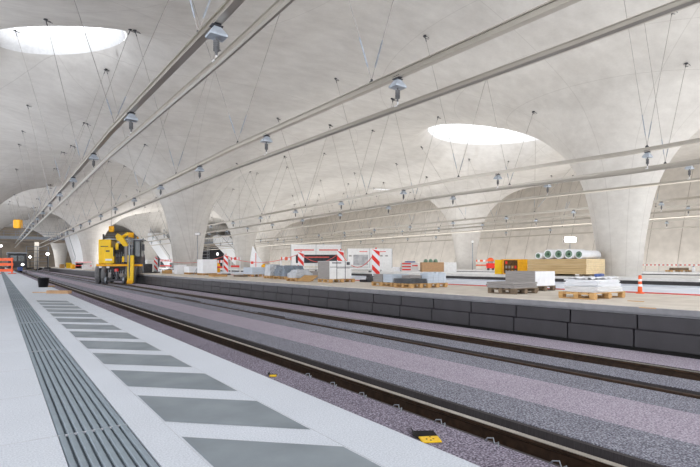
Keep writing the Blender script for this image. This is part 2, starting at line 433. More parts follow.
for x0, x1 in ((3.40, 3.44), (4.02, 4.07), (6.345, 6.385), (6.755, 6.79), (7.36, 7.40), (8.07, 8.11)):
    rl.box(x0+.001, x1-.001, YB, 150, -.865, -.652)
struct(rl.build('trim_4', M['rubber']))
# rails
RP = [(-.075, 0), (.075, 0), (.075, .012), (.012, .035), (.01, .13), (.036, .145), (.036, .172), (.026, .178), (-.026, .178), (-.036, .172), (-.036, .145), (-.01, .13), (-.012, .035), (-.075, .012)]
def rail(x, label, worn=True):
    t = thing('running_rail', label, 'rail', (x, 0, -.828), 0, 'running rails')
    MB().prism(RP, YB, 150).build('rail_profile', M['rust'], t)
    if worn: MB().box(-.033, .033, YB, 150, .177, .182).build('rail_head_surface', M['railtop'], t)
    return t
rail(2.33, 'rusty rail hidden beneath the near platform edge')
r1 = rail(3.78, 'nearest rusty rail with a bright worn head, between two fleece strips')
rail(6.56, 'second rail across the track bed, dark and unworn', False)
rail(7.98, 'third rail across the track bed, closest to the dark block wall')
cl = MB()
for s in (-1,):
    pts = [Vector((s*(.02+.10), -.06+.12*math.sin(t), .02+.045*(1-math.cos(t*2)))) for t in [k*math.pi/8 for k in range(9)]]
    cl.tube([(s*.08, -.05, .02), (s*.17, -.05, .05), (s*.20, 0, .09), (s*.17, .05, .05), (s*.1, .04, .02)], .011, 6)
for k in range(70):
    o = MB() if 0 else None
    nm = 'rail_clip'
    if k == 0: c0 = cl.build(nm, M['steel'], r1); c0.location = (0, 2.6, 0); c0['label'] = 'grey spring clip'
    else:
        c = c0.copy(); C.objects.link(c); c.parent = r1; c.location = (0, 2.6+.6*k, 0)
# wire ties poking out of the near fleece edge
for k in range(7):
    y = 2.05+.6*k
    mb = MB(); mb.tube([(3.34, y-.09, -.64), (3.38, y-.06, -.615), (3.37, y-.03, -.635), (3.39, y, -.60), (3.365, y+.04, -.605), (3.37, y+.07, -.64)], .006, 6)
    tag(mb.build('wire_loop', M['steel']), 'small bright wire loop on the fleece edge beside the nearest rail, %s from the camera' % ORD[k], 'wire loop', 'wire loops beside the nearest rail')
# yellow brackets in cut-outs
for (px, py, s, lab) in ((430, 440, 1, 'yellow drilled bracket by a black cut-out near the bottom edge'), (273, 376, .55, 'small yellow bracket peeping from the fleece farther along the platform edge')):
    x, y, d = on_z(px, py, -.64)
    t = thing('fleece_bracket', lab, 'bracket', (x, y, -.645))
    p = MB(); p.cbox((0, 0, .01), (.17*s, .13*s, .014), rot=-.5)
    plate = p.build('bracket_plate', M['yellow'], t, .003)
    if s == 1:
        h = MB()
        for q in ((-.03, .01), (.02, -.02), (.03, .03), (-.02, -.03)): h.lathe([(0.0001, .018), (.009, .018), (.009, .012)], (q[0], q[1], 0), 10)
        h.build('bolt_hole', M['black'], plate)
    c = MB(); c.add([(-.06*s, .08*s, .004), (.05*s, .26*s, .004), (.20*s, .16*s, .004), (.12*s, .02*s, .004)], [(0, 1, 2, 3)])
    c.add([(-.06*s, .08*s, .004), (.05*s, .26*s, .004), (.05*s, .30*s, .035), (-.10*s, .10*s, .03)], [(0, 1, 2, 3)])
    c.build('cut_flap', M['black'], t)
# opposite platform
P1 = MB(); P1.box(9.36, 17.6, YB, YE, -.04, .10, 0); struct(P1.build('floor', M['fascia']))
struct(MB().box(9.30, 13.6, YB, YE, .10, .12).build('floor', M['beige']))
struct(MB().box(13.6, 17.6, YB, YE, .10, .125).build('floor', M['pale']))
struct(MB().box(9.30, 9.42, YB, YE, 0.0, .10).build('trim_5', M['fascia']))
b1 = MB(); b1.box(9.50, 17.5, YB, YE, -.87, -.04, 1)
for c, (z0, z1) in enumerate(((-.295, -.045), (-.625, -.315))):
    y = 4.14-14*1.27-(.0 if c == 0 else -.06)
    while y < 150:
        b1.box(9.33, 9.50, y+.014, y+1.256, z0, z1, 0); y += 1.27
b1.box(9.345, 9.5, YB, 150, -.312, -.298, 0); b1.box(9.30, 9.34, YB, 150, -.87, -.63, 1)
o = struct(b1.build('wall_platform', [M['block'], M['black']]))
md = o.modifiers.new('bevel', 'BEVEL'); md.width = .008; md.segments = 1
for i, (a, b, z) in enumerate(((25.8, 34, .2), (42.3, 50.4, .25))):
    struct(MB().box(a, b, YB, YE, z-.14, z).build('floor', M['greyfloor']))
    struct(MB().box(a+.12, b-.1, YB, YE, -.87, z-.32, 0).box(a+.10, b-.1, YB, YE, z-.32, z-.14, 1).build('wall_platform', [M['pale'], M['block']]))
# right wall leaning outwards
wl = MB(); n = 12
for k in range(n):
    z0 = -1+13.4*k/n; z1 = -1+13.4*(k+1)/n
    f = lambda z: 55.6+4.6*((z+1)/12.5)**1.25
    wl.add([(f(z0), YB, z0), (f(z0), YE, z0), (f(z1), YE, z1), (f(z1), YB, z1)], [(0, 1, 2, 3)])
struct(wl.build('wall_right', M['wall']))
wj = MB()
for y in range(-12, 176, 3):
    for k in range(n):
        z0 = -1+13.4*k/n; z1 = -1+13.4*(k+1)/n
        wj.add([(f(z0)-.01, y-.025, z0), (f(z0)-.01, y+.025, z0), (f(z1)-.01, y+.025, z1), (f(z1)-.01, y-.025, z1)], [(0, 1, 2, 3)])
struct(wj.build('trim_6', M['wallseam']))
struct(MB().box(-22, 62, YE-.6, YE, -1, 14).build('wall_end', M['endwall']))
# ------------------------------------------------------------------ overhead conductor rails
def lerp_path(P, y):
    for (xa, ya), (xb, yb) in zip(P[:-1], P[1:]):
        if y <= yb: return xa+(xb-xa)*(y-ya)/(yb-ya)
    return P[-1][0]
TR = [('leftmost', [(3.12, -8), (3.1, 8), (2.92, 17), (2.92, 30), (2.8, 60), (2.8, 121)]),
      ('second', [(7.6, -8), (7.42, 4.4), (6.95, 17.2), (6.95, 60), (7, 121)]),
      ('third', [(19.7, -8), (19.5, 9), (18.5, 17), (18.5, 40), (18.8, 121)]),
      ('fourth', [(23.6, -8), (23.3, 9), (22.5, 18), (22.7, 40), (23, 121)]),
      ('fifth', [(36, -8), (36, 121)]), ('sixth', [(40.4, -8), (40.4, 121)]), ('seventh', [(52.5, -8), (52.5, 121)])]
BT, CT = HC+4.25, HC+3.485
UP = [(-.075, -.07), (-.075, .07), (.075, .07), (.075, -.07), (.055, -.07), (.055, .045), (-.055, .045), (-.055, -.07)]
UP = [(-.07, -.075), (.07, -.075), (.07, -.05), (.035, -.045), (.035, .045), (.07, .05), (.07, .075), (-.07, .075), (-.07, .05), (-.035, .045), (-.035, -.045), (-.07, -.05)]
LP = [(-.05, -.02), (-.02, -.06), (.02, -.06), (.05, -.02), (.045, .0), (.04, .05), (.06, .055), (.06, .065), (-.06, .065), (-.06, .055), (-.04, .05), (-.045, 0)]
def sweep(path, poly, z):
    V = []; F = []; n = len(poly)
    for x, y in path:
        for p in poly: V.append((x+p[0], y, z+p[1]))
    for i in range(len(path)-1):
        for k in range(n): F.append((i*n+k, (i+1)*n+k, (i+1)*n+(k+1) % n, i*n+(k+1) % n))
    F.append(tuple(range(n))); F.append(tuple((len(path)-1)*n+k for k in range(n)))
    return MB().add(V, F)
def hanger():
    t = thing('insulator_hanger', 'x', 'insulator')
    MB().cbox((0, 0, .03), (.12, .2, .05)).cbox((0, 0, -.015), (.2, .14, .02)).build('clamp', M['dark'], t)
    m = MB(); a, b = .06, .16
    m.add([(-a, -a, -.03), (a, -a, -.03), (a, a, -.03), (-a, a, -.03), (-b, -b*.8, -.17), (b, -b*.8, -.17), (b, b*.8, -.17), (-b, b*.8, -.17),
           (-b, -b*.8, -.21), (b, -b*.8, -.21), (b, b*.8, -.21), (-b, b*.8, -.21)],
          [(0, 1, 2, 3), (0, 4, 5, 1), (1, 5, 6, 2), (2, 6, 7, 3), (3, 7, 4, 0), (4, 8, 9, 5), (5, 9, 10, 6), (6, 10, 11, 7), (7, 11, 8, 4), (11, 10, 9, 8)])
    m.build('hood', M['hat'], t, .006)
    p = [(.02, -.21), (.02, -.26)]
    for k in range(6): p += [(.055, -.265-.032*k), (.055, -.28-.032*k), (.035, -.283-.032*k), (.035, -.292-.032*k)]
    p += [(.02, -.46), (.02, -.52)]
    MB().lathe(p, n=14).build('insulator_body', M['tyre'], t)
    MB().lathe([(.018, -.46), (.018, -.6), (.045, -.6), (.045, -.63)], n=10).cbox((0, 0, -.625), (.13, .1, .02)).build('rail_clamp', M['offwhite'], t)
    return t
h0 = None
for ti, (nm, path) in enumerate(TR):
    tag(sweep(path, UP, BT).build('carrier_beam', M['beam']), '%s of the long beige carrier beams hung from the roof, counted from the left' % nm, 'beam', 'carrier beams under the roof')
    tag(sweep(path, LP, CT).build('contact_rail', M['beam']), 'overhead contact rail below the %s carrier beam from the left' % nm, 'overhead rail', 'overhead contact rails')
    for k in range(-1, 15):
        y = 8.3+6.15*k
        lab = 'grey hooded insulator under the %s carrier beam, %s along it from the camera end' % (nm, ORD[k+1])
        x = lerp_path(path, y)
        if h0 is None: h0 = hanger(); h0.location = (x, y, BT-.085); h0['label'] = lab; h0['group'] = 'insulators under the carrier beams'
        else: dup(h0, (x, y, BT-.085), None, lab, 'insulators under the carrier beams')
TOPS = {0: (-1.3, 1.9), 1: (-2.0, 2.0), 2: (-2.3, 2.2), 3: (-2.0, 2.2), 4: (-2.2, 2.2), 5: (-2.2, 2.2), 6: (-2.2, 2.2)}
for ti, (nm, path) in enumerate(TR):
    for k in range(14):
        y = 9.2+7.4*k; x = lerp_path(path, y)
        if ti == 2 and k == 0: y = 8.3
        t = thing('suspension_cable', 'V-shaped wire suspension holding the %s carrier beam, %s along it from the camera end' % (nm, ORD[k]), 'cable', (x, y, BT+.07), 0, 'V-shaped suspensions between roof and beams')
        MB().cbox((0, 0, .02), (.06, .1, .07)).lathe([(.03, .04), (.03, .1)], n=8).build('shackle', M['dark'], t)
        for sd, dx in enumerate(TOPS[ti]):
            if ti == 0 and sd == 1: dx = 4.9-x
            if ti == 1 and sd == 0: dx = 5.1-x
            tx, ty = x+dx, y+(0 if sd == 0 else .0)
            for a, b, er, an_, asp in EYES:
                er *= (1 if asp == 1 else .9)
                q = math.hypot(tx-a, ty-b)
                if q < er+.5: tx, ty = a+(tx-a)*(er+.5)/max(q, .1), b+(ty-b)*(er+.5)/max(q, .1)
            tz = zc(tx, ty); P0 = Vector((0, 0, .08)); P1_ = Vector((tx-x, ty-y, tz-(BT+.07)-.02))
            D = (P1_-P0)
            wr = MB(); wr.tube([P0, P0+D*.97], .011, 6).build('wire', M['cable'], t)
            tb = MB(); tb.tube([P0+D*.05, P0+D*.06, P0+D*.16, P0+D*.17], [.01, .02, .02, .01], 6).build('turnbuckle', M['steel'], t)
            an = MB(); an.lathe([(.0001, 0), (.07, 0), (.07, .05)], (P1_.x, P1_.y, P1_.z-.03), 10)
            ring = [P1_+Vector((.16*math.cos(a)+.08, .12*math.sin(a), -.05-.05*math.cos(a+.8))) for a in [q*2*math.pi/14 for q in range(13)]]
            an.tube(ring, .013, 5); an.tube([P0+D*.96, P1_+Vector((0, 0, -.02))], .02, 6)
            an.build('ceiling_anchor', M['dark'], t)
# ------------------------------------------------------------------ pallets and goods
def pallet_parts(t, w=1.2, l=.8, m=None):
    m = m or M['wood']
    mb = MB()
    for j in range(5):
        y = -l/2+.05+j*(l-.1)/4; mb.box(-w/2, w/2, y-.05, y+.05, .122, .144)
    for x in (-w/2+.05, 0, w/2-.05):
        mb.box(x-.05, x+.05, -l/2, l/2, .1, .122)
    mb.build('deck_boards', m, t)
    for x in (-w/2+.07, 0, w/2-.07):
        for y in (-l/2+.05, 0, l/2-.05):
            MB().box(x-.07, x+.07, y-.05, y+.05, .022, .1).build('block', m, t)
    for x in (-w/2+.07, 0, w/2-.07): MB().box(x-.05, x+.05, -l/2, l/2, 0, .022).build('bottom_board', m, t)
def pallet(corner, z, w, l, label, m=None, rz=0):
    t = thing('pallet', label, 'pallet', (corner[0]+w/2, corner[1]+l/2, z), rz, 'wooden pallets')
    pallet_parts(t, w, l, m); return t
def stack(x0, y0, z, w, l, n, h, m, label, name='stone_slab', cat='slab', jit=.015, seg=None):
    """n slabs lying on one another, each a thing of its own"""
    for k in range(n):
        mb = MB(); j = random.uniform(-jit, jit); j2 = random.uniform(-jit, jit)
        mb.box(x0+j, x0+w+j, y0+j2, y0+l+j2, z+k*h+.001, z+(k+1)*h-.004)
        lab = label+(', lowest of its stack' if k == 0 else ', topmost of its stack' if k == n-1 else ', %s from the bottom of its stack' % ORD[k])
        tag(mb.build(name, m, None, .004), lab, cat, label)
ZP = .12
def corner(px, py, z=ZP):
    x, y, d = on_z(px, py, z); return x, y
# A: white sheets on pine pallet (right)
cx, cy = corner(594, 300)
pallet((cx, cy), ZP, 1.35, .8, 'pine pallet under the untidy pile of white boards, in front of the huge column')
zt = ZP+.146
for k in range(9):
    mb = MB(); a = random.uniform(-.09, .09); w_ = 1.15-.03*k+random.uniform(-.06, .04)
    mb.box(-w_/2, w_/2, -.38, .38, 0, .026)
    m = [M['greystone'], M['white']]
    o = mb.build('plaster_board', M['white'] if k > 3 else M['offwhite'], None, .003)
    o.location = (cx+.70+random.uniform(-.05, .05), cy+.40+random.uniform(-.03, .03), zt+k*.03); o.rotation_euler.z = a
    tag(o, 'thin white board in the untidy pile before the huge column, %s from the bottom' % ORD[k], 'board', 'white boards piled on the right-hand pallet')
mb = MB(); V = []; F = []
for j in range(7):
    for i in range(11):
        V.append((cx+.2+i*.11, cy+.12+j*.1, zt+.275+.05*abs(math.sin(i*1.3+j*.9))+.02*math.sin(j*2)))
for j in range(6):
    for i in range(10): a = j*11+i; F.append((a, a+1, a+12, a+11))
mb.add(V, F, 0, True); o = mb.build('plastic_wrap', M['white']); md = o.modifiers.new('thick', 'SOLIDIFY'); md.thickness = .01
tag(o, 'crumpled white plastic wrap on top of the white board pile', 'plastic wrap')
mb = MB(); mb.tube([(cx+.45, cy+.2, zt+.36), (cx+.75, cy+.25, zt+.365), (cx+.95, cy+.3, zt+.36)], .035, 8)
tag(mb.build('foil_roll', M['blue']), 'blue foil roll lying on the white board pile', 'roll')
# B: grey slab on dark pallet, and block behind it
cx, cy = corner(514, 294.6)
pallet((cx, cy), ZP, 1.0, .8, 'weathered dark pallet under a flat beige slab stack, nearest the platform edge', M['oldwood'])
stack(cx-.02, cy, ZP+.146, 1.0, .82, 3, .05, M['greystone'], 'flat beige-grey slab on the dark weathered pallet')
cx, cy = corner(536, 291.5)
pallet((cx, cy), ZP, .95, 1.0, 'weathered pallet under the tall grey and white slab block', M['oldwood'])
for k in range(8):
    mb = MB(); mb.box(cx+.0+k*.115, cx+.108+k*.115, cy+.03, cy+1.0, ZP+.146, ZP+.55, 0)
    mb.box(cx+.0+k*.115, cx+.108+k*.115, cy, cy+.03, ZP+.146, ZP+.55, 1)
    tag(mb.build('upright_slab', [M['greystone'], M['white']], None, .003), 'upright grey slab with a white end in the tall block, %s from the track side' % ORD[k], 'slab', 'upright slabs in the tall block')
mb = MB(); mb.box(cx+.1, cx+.16, cy-.6, cy-.56, ZP, ZP+.05)
# C: grey stacks in the middle
cx, cy = corner(392, 286.9)
pallet((cx, cy), ZP, .8, 1.1, 'pine pallet under the left grey slab pair beside the tall striped beacon')
stack(cx, cy+.5, ZP+.146, .75, .5, 6, .045, M['greystone'], 'grey slab in the rear stack beside the tall striped beacon')
stack(cx, cy-.02, ZP+.146, .75, .48, 6, .045, M['palestone'], 'pale slab in the front stack beside the tall striped beacon')
cx, cy = corner(411, 288.4)
pallet((cx, cy), ZP, .9, .8, 'pine pallet carrying dark slate slabs, in the middle of the group')
stack(cx-.02, cy, ZP+.146, .9, .8, 3, .05, M['darkstone'], 'dark slate slab on the middle pallet')
stack(cx+.15, cy+.2, ZP+.30, .5, .4, 2, .05, M['greystone'], 'small grey slab lying on the dark slate slabs')
cx, cy = corner(428, 287.9)
pallet((cx, cy), ZP, .9, .8, 'pine pallet under light blue-grey slabs, right end of the group')
stack(cx+.02, cy+.42, ZP+.146, .6, .38, 5, .05, M['endgrain'], 'beige slab behind the light blue-grey slabs')
for k in range(7):
    mb = MB(); mb.box(cx+.02+k*.115, cx+.125+k*.115, cy, cy+.38, ZP+.146, ZP+.46+(.03 if k % 2 else 0))
    tag(mb.build('upright_slab', M['palestone'], None, .003), 'upright light blue-grey slab on the right pallet of the group, %s from the track side' % ORD[k], 'slab', 'upright light slabs on the right pallet')
stack(12.6, 15.4, ZP, 2.6, .9, 3, .09, M['darkstone'], 'long dark plank behind the light slabs', 'dark_plank', 'plank', .1)
# D: big white wrapped block
cx, cy = corner(330, 282.8)
pallet((cx, cy), ZP, 1.25, .95, 'pallet under the large strapped white-wrapped block')
t = thing('wrapped_block', 'large block wrapped in white foil with dark straps, left of the tall beacon', 'package', (cx, cy, ZP+.146))
MB().box(0, 1.08, 0, .95, 0, .74).build('wrapped_goods', [M['offwhite']], t, .02)
MB().box(-.012, 0, .04, .92, .01, .73).build('side_sheet', M['greystone'], t)
s_ = MB()
for x in (.32, .74): s_.box(x, x+.025, -.008, 0, 0, .745); s_.box(x, x+.025, -.008, .95, .742, .75)
s_.box(0, 1.08, -.008, 0, .48, .5); s_.build('strap', M['dark'], t)
MB().box(.1, .55, -.012, -.004, .64, .68).box(.82, .98, -.012, -.004, .58, .7).box(.35, .98, -.012, -.004, .44, .46).build('printed_mark', M['dark'], t)
# more goods leftwards: (name, px of near corner, base y, w along X, l along Y, height, material, label, pallet material or None)
def wrapped(px, py, w_, l_, h, m, label, pal=True, name='wrapped_package', cat='package', lump=0):
    cx, cy = corner(px, py); z = ZP
    if pal:
        pallet((cx, cy), ZP, w_, l_, 'pallet under the '+label.split(',')[0]); z += .146
    mb = MB(); n = 7; V = []; F = []
    for k, f_ in enumerate((0, .3, .6, .85, 1)):
        s2 = 1-(lump*f_*f_)
        for (a, b) in [(-1, -1), (0, -1.03), (1, -1), (1.03, 0), (1, 1), (0, 1.03), (-1, 1), (-1.03, 0)]:
            j = random.uniform(-1, 1)*lump*.25
            V.append((cx+w_/2+a*w_/2*s2*(1+j), cy+l_/2+b*l_/2*s2*(1+j), z+h*f_*(1+j*.3)))
    for k in range(4):
        for q in range(8): F.append((k*8+q, k*8+(q+1) % 8, k*8+8+(q+1) % 8, k*8+8+q))
    F.append(tuple(range(32, 40))); mb.add(V, F)
    o = mb.build(name, m, None, 0 if lump > .1 else .015)
    if lump > .1:
        sd_ = o.modifiers.new('folds', 'SUBSURF'); sd_.subdivision_type = 'SIMPLE'; sd_.levels = sd_.render_levels = 4
        tx_ = bpy.data.textures.new('folds', 'CLOUDS'); tx_.noise_scale = .28; tx_.noise_type = 'HARD_NOISE'
        dm = o.modifiers.new('crumple', 'DISPLACE'); dm.texture = tx_; dm.strength = .13; dm.mid_level = .6
        s2_ = o.modifiers.new('soft', 'SMOOTH'); s2_.factor = .5; s2_.iterations = 2
    return tag(o, label, cat)
wrapped(310, 280, .45, .5, .42, M['greystone'], 'small grey box, just left of the large strapped block', False, 'grey_box', 'box')
wrapped(296, 281.5, .9, .9, .38, M['foil'], 'low foil-covered heap, right of the tarpaulin-covered stack', True, 'foil_heap', 'heap', .3)
wrapped(285, 279.5, 1.2, 1.3, .55, M['tarp'], 'stack under a grey-blue tarpaulin, between foil packages', True, 'tarpaulin_stack', 'stack', .14)
wrapped(270, 278.5, .7, .8, .62, M['foil'], 'rounded pale foil package, left of the tarpaulin stack', True, 'foil_package', 'package', .12)
wrapped(252, 276.8, 1.2, 1.3, .42, M['palestone'], 'wide low grey package, on the long pallet left of the foil packages', True, 'flat_package')
wrapped(203, 275.4, 1.0, 1.2, .95, M['white'], 'tall white carton, beside the orange lamp post', True, 'white_carton', 'carton')
wrapped(189, 274.5, 1.0, 1.2, .45, M['white'], 'flat light package, between two white cartons', True, 'flat_package')
wrapped(177, 273.9, .75, .9, .72, M['white'], 'white cube package, at the left end of the row of goods', False, 'white_carton', 'carton')
wrapped(240, 277, .5, 1.0, .12, M['oldwood'], 'low dark timber bundle, beside the wide low grey package', False, 'timber_bundle', 'timber')
x, y = corner(306, 282)
mb = MB(); mb.box(-.02, .0, -.45, .45, 0, .5); o = mb.build('leaning_board', M['wood']); o.location = (x, y+.2, ZP+.02); o.rotation_euler = (0, R(62), R(10))
tag(o, 'tan wooden board leaning low against the small grey box', 'board')
x, y = corner(370, 282)
tag(MB().box(x-.3, x+.5, y, y+.35, ZP, ZP+.1).build('rubber_foot_plate', M['dark'], None, .02), 'dark rubber foot plate beside the tall striped beacon', 'foot plate')
# ------------------------------------------------------------------ striped beacons with chain
def beacon(px, d=None, lab='', X=13.62, h=1.42, label_y=None):
    dx, dy, _ = ray(px, 0); dd = X/dx; y = dy*dd
    t = thing('striped_beacon', lab, 'beacon', (X, y, .125), -YAW-.25, 'red and white striped beacons')
    MB().box(-.28, .28, -.2, .2, 0, .1).build('foot', M['dark'], t, .03)
    MB().box(-.17, .17, -.03, .03, .1, h).build('panel', M['white'], t, .01)
    s_ = MB()
    for k in range(3):
        z0 = .18+k*.46
        P = [(-.17, z0+.34), (.17, z0), (.17, z0+.22), (-.17, z0+.56)]
        P = [(a, min(h, max(.1, b))) for a, b in P]
        s_.prism(P, -.036, -.031); s_.prism(P, .031, .036)
    s_.build('stripe', M['red'], t)
    MB().lathe([(.03, h), (.03, h+.06), (.0001, h+.08)], n=10).build('cap', M['red'], t)
    return Vector((X, y, .125+h))
B = []
for px, lab in ((156, 'farthest striped beacon, right of the excavator'), (226, 'striped beacon among the barriers, behind the timber bundle'),
                (301, 'striped beacon in front of the dark picture hoarding at its left end'), (340.5, 'striped beacon behind the large strapped white block'),
                (376, 'tallest, nearest striped beacon beside the grey slab stacks')):
    B.append(beacon(px, lab=lab, X={156: 11.4, 226: 13.0}.get(px, 13.62)))
for k in range(4):
    a, b = B[k], B[k+1]; pts = [a.lerp(b, q/16)+Vector((0, 0, -.06-(.75 if k == 3 else .5)*(1-((q-8)/8)**2))) for q in range(17)]
    tag(MB().tube(pts, .018, 6).build('barrier_chain', M['redtape']), 'red plastic chain sagging between two striped beacons, %s span from the left' % ORD[k], 'chain', 'chains between the beacons')
# cone post and red cable line
x, y = corner(640, 293.3, .125)
t = thing('traffic_post', 'orange and white traffic post on the platform right of the white boards', 'traffic cone', (x, y, .12))
MB().lathe([(.0001, 0), (.1, 0), (.1, .03), (.055, .04), (.048, .18), (.044, .31), (.041, .37), (.037, .46), (.0001, .47)], n=16).build('orange_body', M['orange'], t)
MB().lathe([(.05, .18), (.048, .24)], n=16).lathe([(.045, .31), (.042, .37)], n=16).build('white_band', M['white'], t)
mb = MB(); mb.tube([(13.5+.05*math.sin(k), 3+k*1.5, .135) for k in range(26)], .02, 6)
tag(mb.build('ground_cable', M['redtape']), 'thin red cable along the seam of the beige and pale floor', 'cable')
x, y = corner(524, 301+8)
for (px, py, l) in ((643, 302, .3), (655, 309, .25)):
    x, y = corner(px, py); tag(MB().box(x, x+.06, y, y+l, ZP, ZP+.012).build('floor_offcut', M['wood']), 'small wooden offcut on the beige floor, %s the platform edge' % ('back from' if py < 305 else 'right at'), 'offcut')
# ------------------------------------------------------------------ middle platform goods
Z2 = .2
X0, X1, Y0, Y1 = 26.3, 28.3, 14.3, 18.0
for k in range(8):
    mb = MB(); z0 = Z2+.12+k*.108; j = random.uniform(-.04, .04); s2 = 0 if k < 7 else .0
    mb.box(X0+j, X1+j, Y0+.02, Y1, z0, z0+.102, 0); mb.box(X0+j, X1+j, Y0, Y0+.02, z0, z0+.102, 1)
    tag(mb.build('formwork_board', [M['formwork'], M['endgrain']], None, .004), 'long tan timber board in the big stack beside the huge column, %s from the bottom' % ORD[k], 'board', 'boards of the big timber stack')
for k, y in enumerate((14.6, 16.1, 17.6)):
    tag(MB().box(X0, X1, y, y+.12, Z2, Z2+.118).build('timber_bearer', M['oldwood']), 'dark timber bearer under the big board stack, %s from the right' % ORD[k], 'timber', 'bearers under the board stack')
zt = Z2+.12+8*.108
for k, (yy, r_, l_) in enumerate(((14.75, .24, 1.95), (15.35, .28, 1.5), (15.98, .28, 1.4), (16.65, .28, 1.5), (17.3, .2, 1.2))):
    t = thing('fleece_roll', 'white roll with green inside lying on the board stack, %s from the right' % ORD[k], 'roll', (X0+.02, yy, zt+r_), 0, 'rolls on the board stack')
    MB().lathe([(r_*.75, 0), (r_, 0), (r_, l_), (r_*.75, l_)], axis='X', n=24).build('outer_wrap', M['white'], t)
    MB().lathe([(r_*.3, .02), (r_*.75, .0), (r_*.74, .01), (r_*.3, .25), (.0001, .25)], axis='X', n=24).build('roll_core', M['green'], t)
# yellow tool container
x, y, d = on_z(513, 273.6, Z2)
x, y = x*.93, y*.93
t = thing('site_container', 'yellow open-fronted tool container left of the long board stack', 'container', (x, y, Z2), -YAW-.12)
W_, H_ = 1.9, 1.02
MB().box(-W_/2+.3, W_/2, .9, .95, 0, H_).box(-W_/2+.3, -W_/2+.35, 0, .95, 0, H_).box(W_/2-.05, W_/2, 0, .95, 0, H_).box(-W_/2+.3, W_/2, 0, .95, 0, .06).box(-W_/2+.3, W_/2, 0, .95, H_-.06, H_).box(.3, W_/2, -.01, .02, 0, H_).build('body', M['amber'], t, .01)
MB().box(-W_/2-.3, -W_/2+.3, -.02, .02, .02, H_-.03, 0, rot=.5).build('door', M['yellow'], t)
MB().box(-W_/2+.36, .3, .03, .9, .06, H_-.06).build('interior_shade', M['shade'], t)  # solid brown block in place of the shaded hollow
for k in range(9):
    xx = -W_/2+.45+(k % 4)*.2; zz = .1+(k//4)*.3
    o = MB().box(xx, xx+.13, -.0, .03, zz, zz+.18).build('stored_item', random.choice([M['wood'], M['red'], M['greystone']]), t)
MB().box(.95, 1.5, .1, .7, 0, .45).build('white_crate', M['white'], t)
# work light behind the board stack
def worklight(px, py, X, label, wpx=12, hpx=5, z0=.2, m='lamp'):
    dx, dy, u = ray(px, py); d = X/dx; z = HC+u*d
    t = thing('work_light', label, 'lamp', (X, dy*d, z0), -YAW, 'lit work lights')
    MB().tube([(0, 0, .35), (0, 0, z-z0-.1)], .025, 8).build('mast', M['steel'], t)
    for a in range(3): MB().tube([(0, 0, .5), (.4*math.cos(a*2.1), .4*math.sin(a*2.1), .01)], .018, 6).build('leg', M['steel'], t)
    ww, hh = wpx*d/490/2, hpx*d/490/2
    MB().box(-ww, ww, -.03, .08, z-z0-hh, z-z0+hh).build('housing', M['dark'], t)
    MB().box(-ww*.95, ww*.95, -.045, -.031, z-z0-hh*.9, z-z0+hh*.9).build('light_panel', M[m], t)
worklight(570, 239.5, 32.5, 'bright work light on a mast rising above the board stack')
worklight(197.5, 234, 12.0, 'white lamp box on a thin mast before the column behind the pallets', 5, 2.6, .125, 'offwhite')
# brown crate, coloured crates, white boxes
def far_box(px, py, z, wpx, hpx, dep, m, name, label, cat, rz=-YAW, dmul=1):
    x, y, d = on_z(px, py, z); d *= dmul; x *= dmul; y *= dmul
    t = thing(name, label, cat, (x, y, z), rz)
    w_ = wpx*d/490; h_ = hpx*d/490
    MB().box(-w_/2, w_/2, 0, dep, 0, h_).build('body', m, t, .01); return t, w_, h_, d
t, a, b, d = far_box(433, 271.8, Z2, 22, 9.5, 1.2, M['brown'], 'brown_crate', 'long brown crate with green bundles on top, right of the coloured crates', 'crate')
MB().box(a/2, a/2+1.15, .05, 1.2, 0, b).build('white_crate_end', M['offwhite'], t)
for k in range(3): MB().lathe([(.0001, b+.32), (.14, b+.26), (.2, b+.12), (.2, b)], (-a/2+.4+k*.45, .4, 0), 12).build('green_bundle', M['green'], t)
t, a, b, d = far_box(410, 271.5, Z2, 17, 9, 1.0, M['offwhite'], 'coloured_crate', 'crate with red and white stripes, left of the long brown crate', 'crate')
mb = MB()
for k in range(3): mb.box(-a/2+.05, a/2*.1, -.02, 0, .12+k*.28, .24+k*.28)
mb.box(a/2*.25, a/2*.9, -.02, 0, .5, .6).build('red_stripe', M['red'], t)
MB().box(-a/4, a/3, .2, .8, b, b+.12).build('blue_lid', M['blue'], t)
far_box(396, 271.5, Z2, 8, 4.5, .8, M['white'], 'white_box', 'small white box left of the striped crate', 'box')
far_box(388, 272.3, Z2, 12, 2.6, .6, M['offwhite'], 'white_box', 'low white box below the right edge of the plan board', 'box')
# hoardings
def board(px0, px1, y0, y1, d, n, label, name='display_board'):
    pc = (px0+px1)/2; dx, dy, _ = ray(pc, 0); w_ = (px1-px0)*d/490
    zt_ = HC+(264.5-y0)*d/490; zb = HC+(264.5-y1)*d/490
    t = thing(name, label, 'display board', (dx*d, dy*d, Z2), -YAW)
    for k in range(n):
        MB().box(-w_/2+k*w_/n+.02, -w_/2+(k+1)*w_/n-.02, 0, .05, zb-Z2, zt_-Z2).build('panel', M['offwhite'], t)
    for k in range(n+1):
        x_ = -w_/2+k*w_/n; MB().box(x_-.03, x_+.03, .05, .1, 0, zt_-Z2).build('post', M['steel'], t)
        MB().box(x_-.1, x_+.1, -.4, .5, 0, .08).build('base_plate', M['dark'], t)
    return t, w_, zt_-Z2, zb-Z2
t, w_, zt_, zb = board(291, 341, 244.5, 266, 50, 2, 'white double display board with a wide dark picture, behind the strapped block')
MB().box(-w_/2+.5, w_/2-.4, -.02, -.001, zb+.3, zb+1.15).build('picture', M['picture'], t)
MB().box(-w_/2+.3, w_/2*-.08, -.02, -.001, zt_-.62, zt_-.5).box(w_*.06, w_/2-.3, -.02, -.001, zt_-.62, zt_-.5).build('pale_red_print', M['redtape'], t)
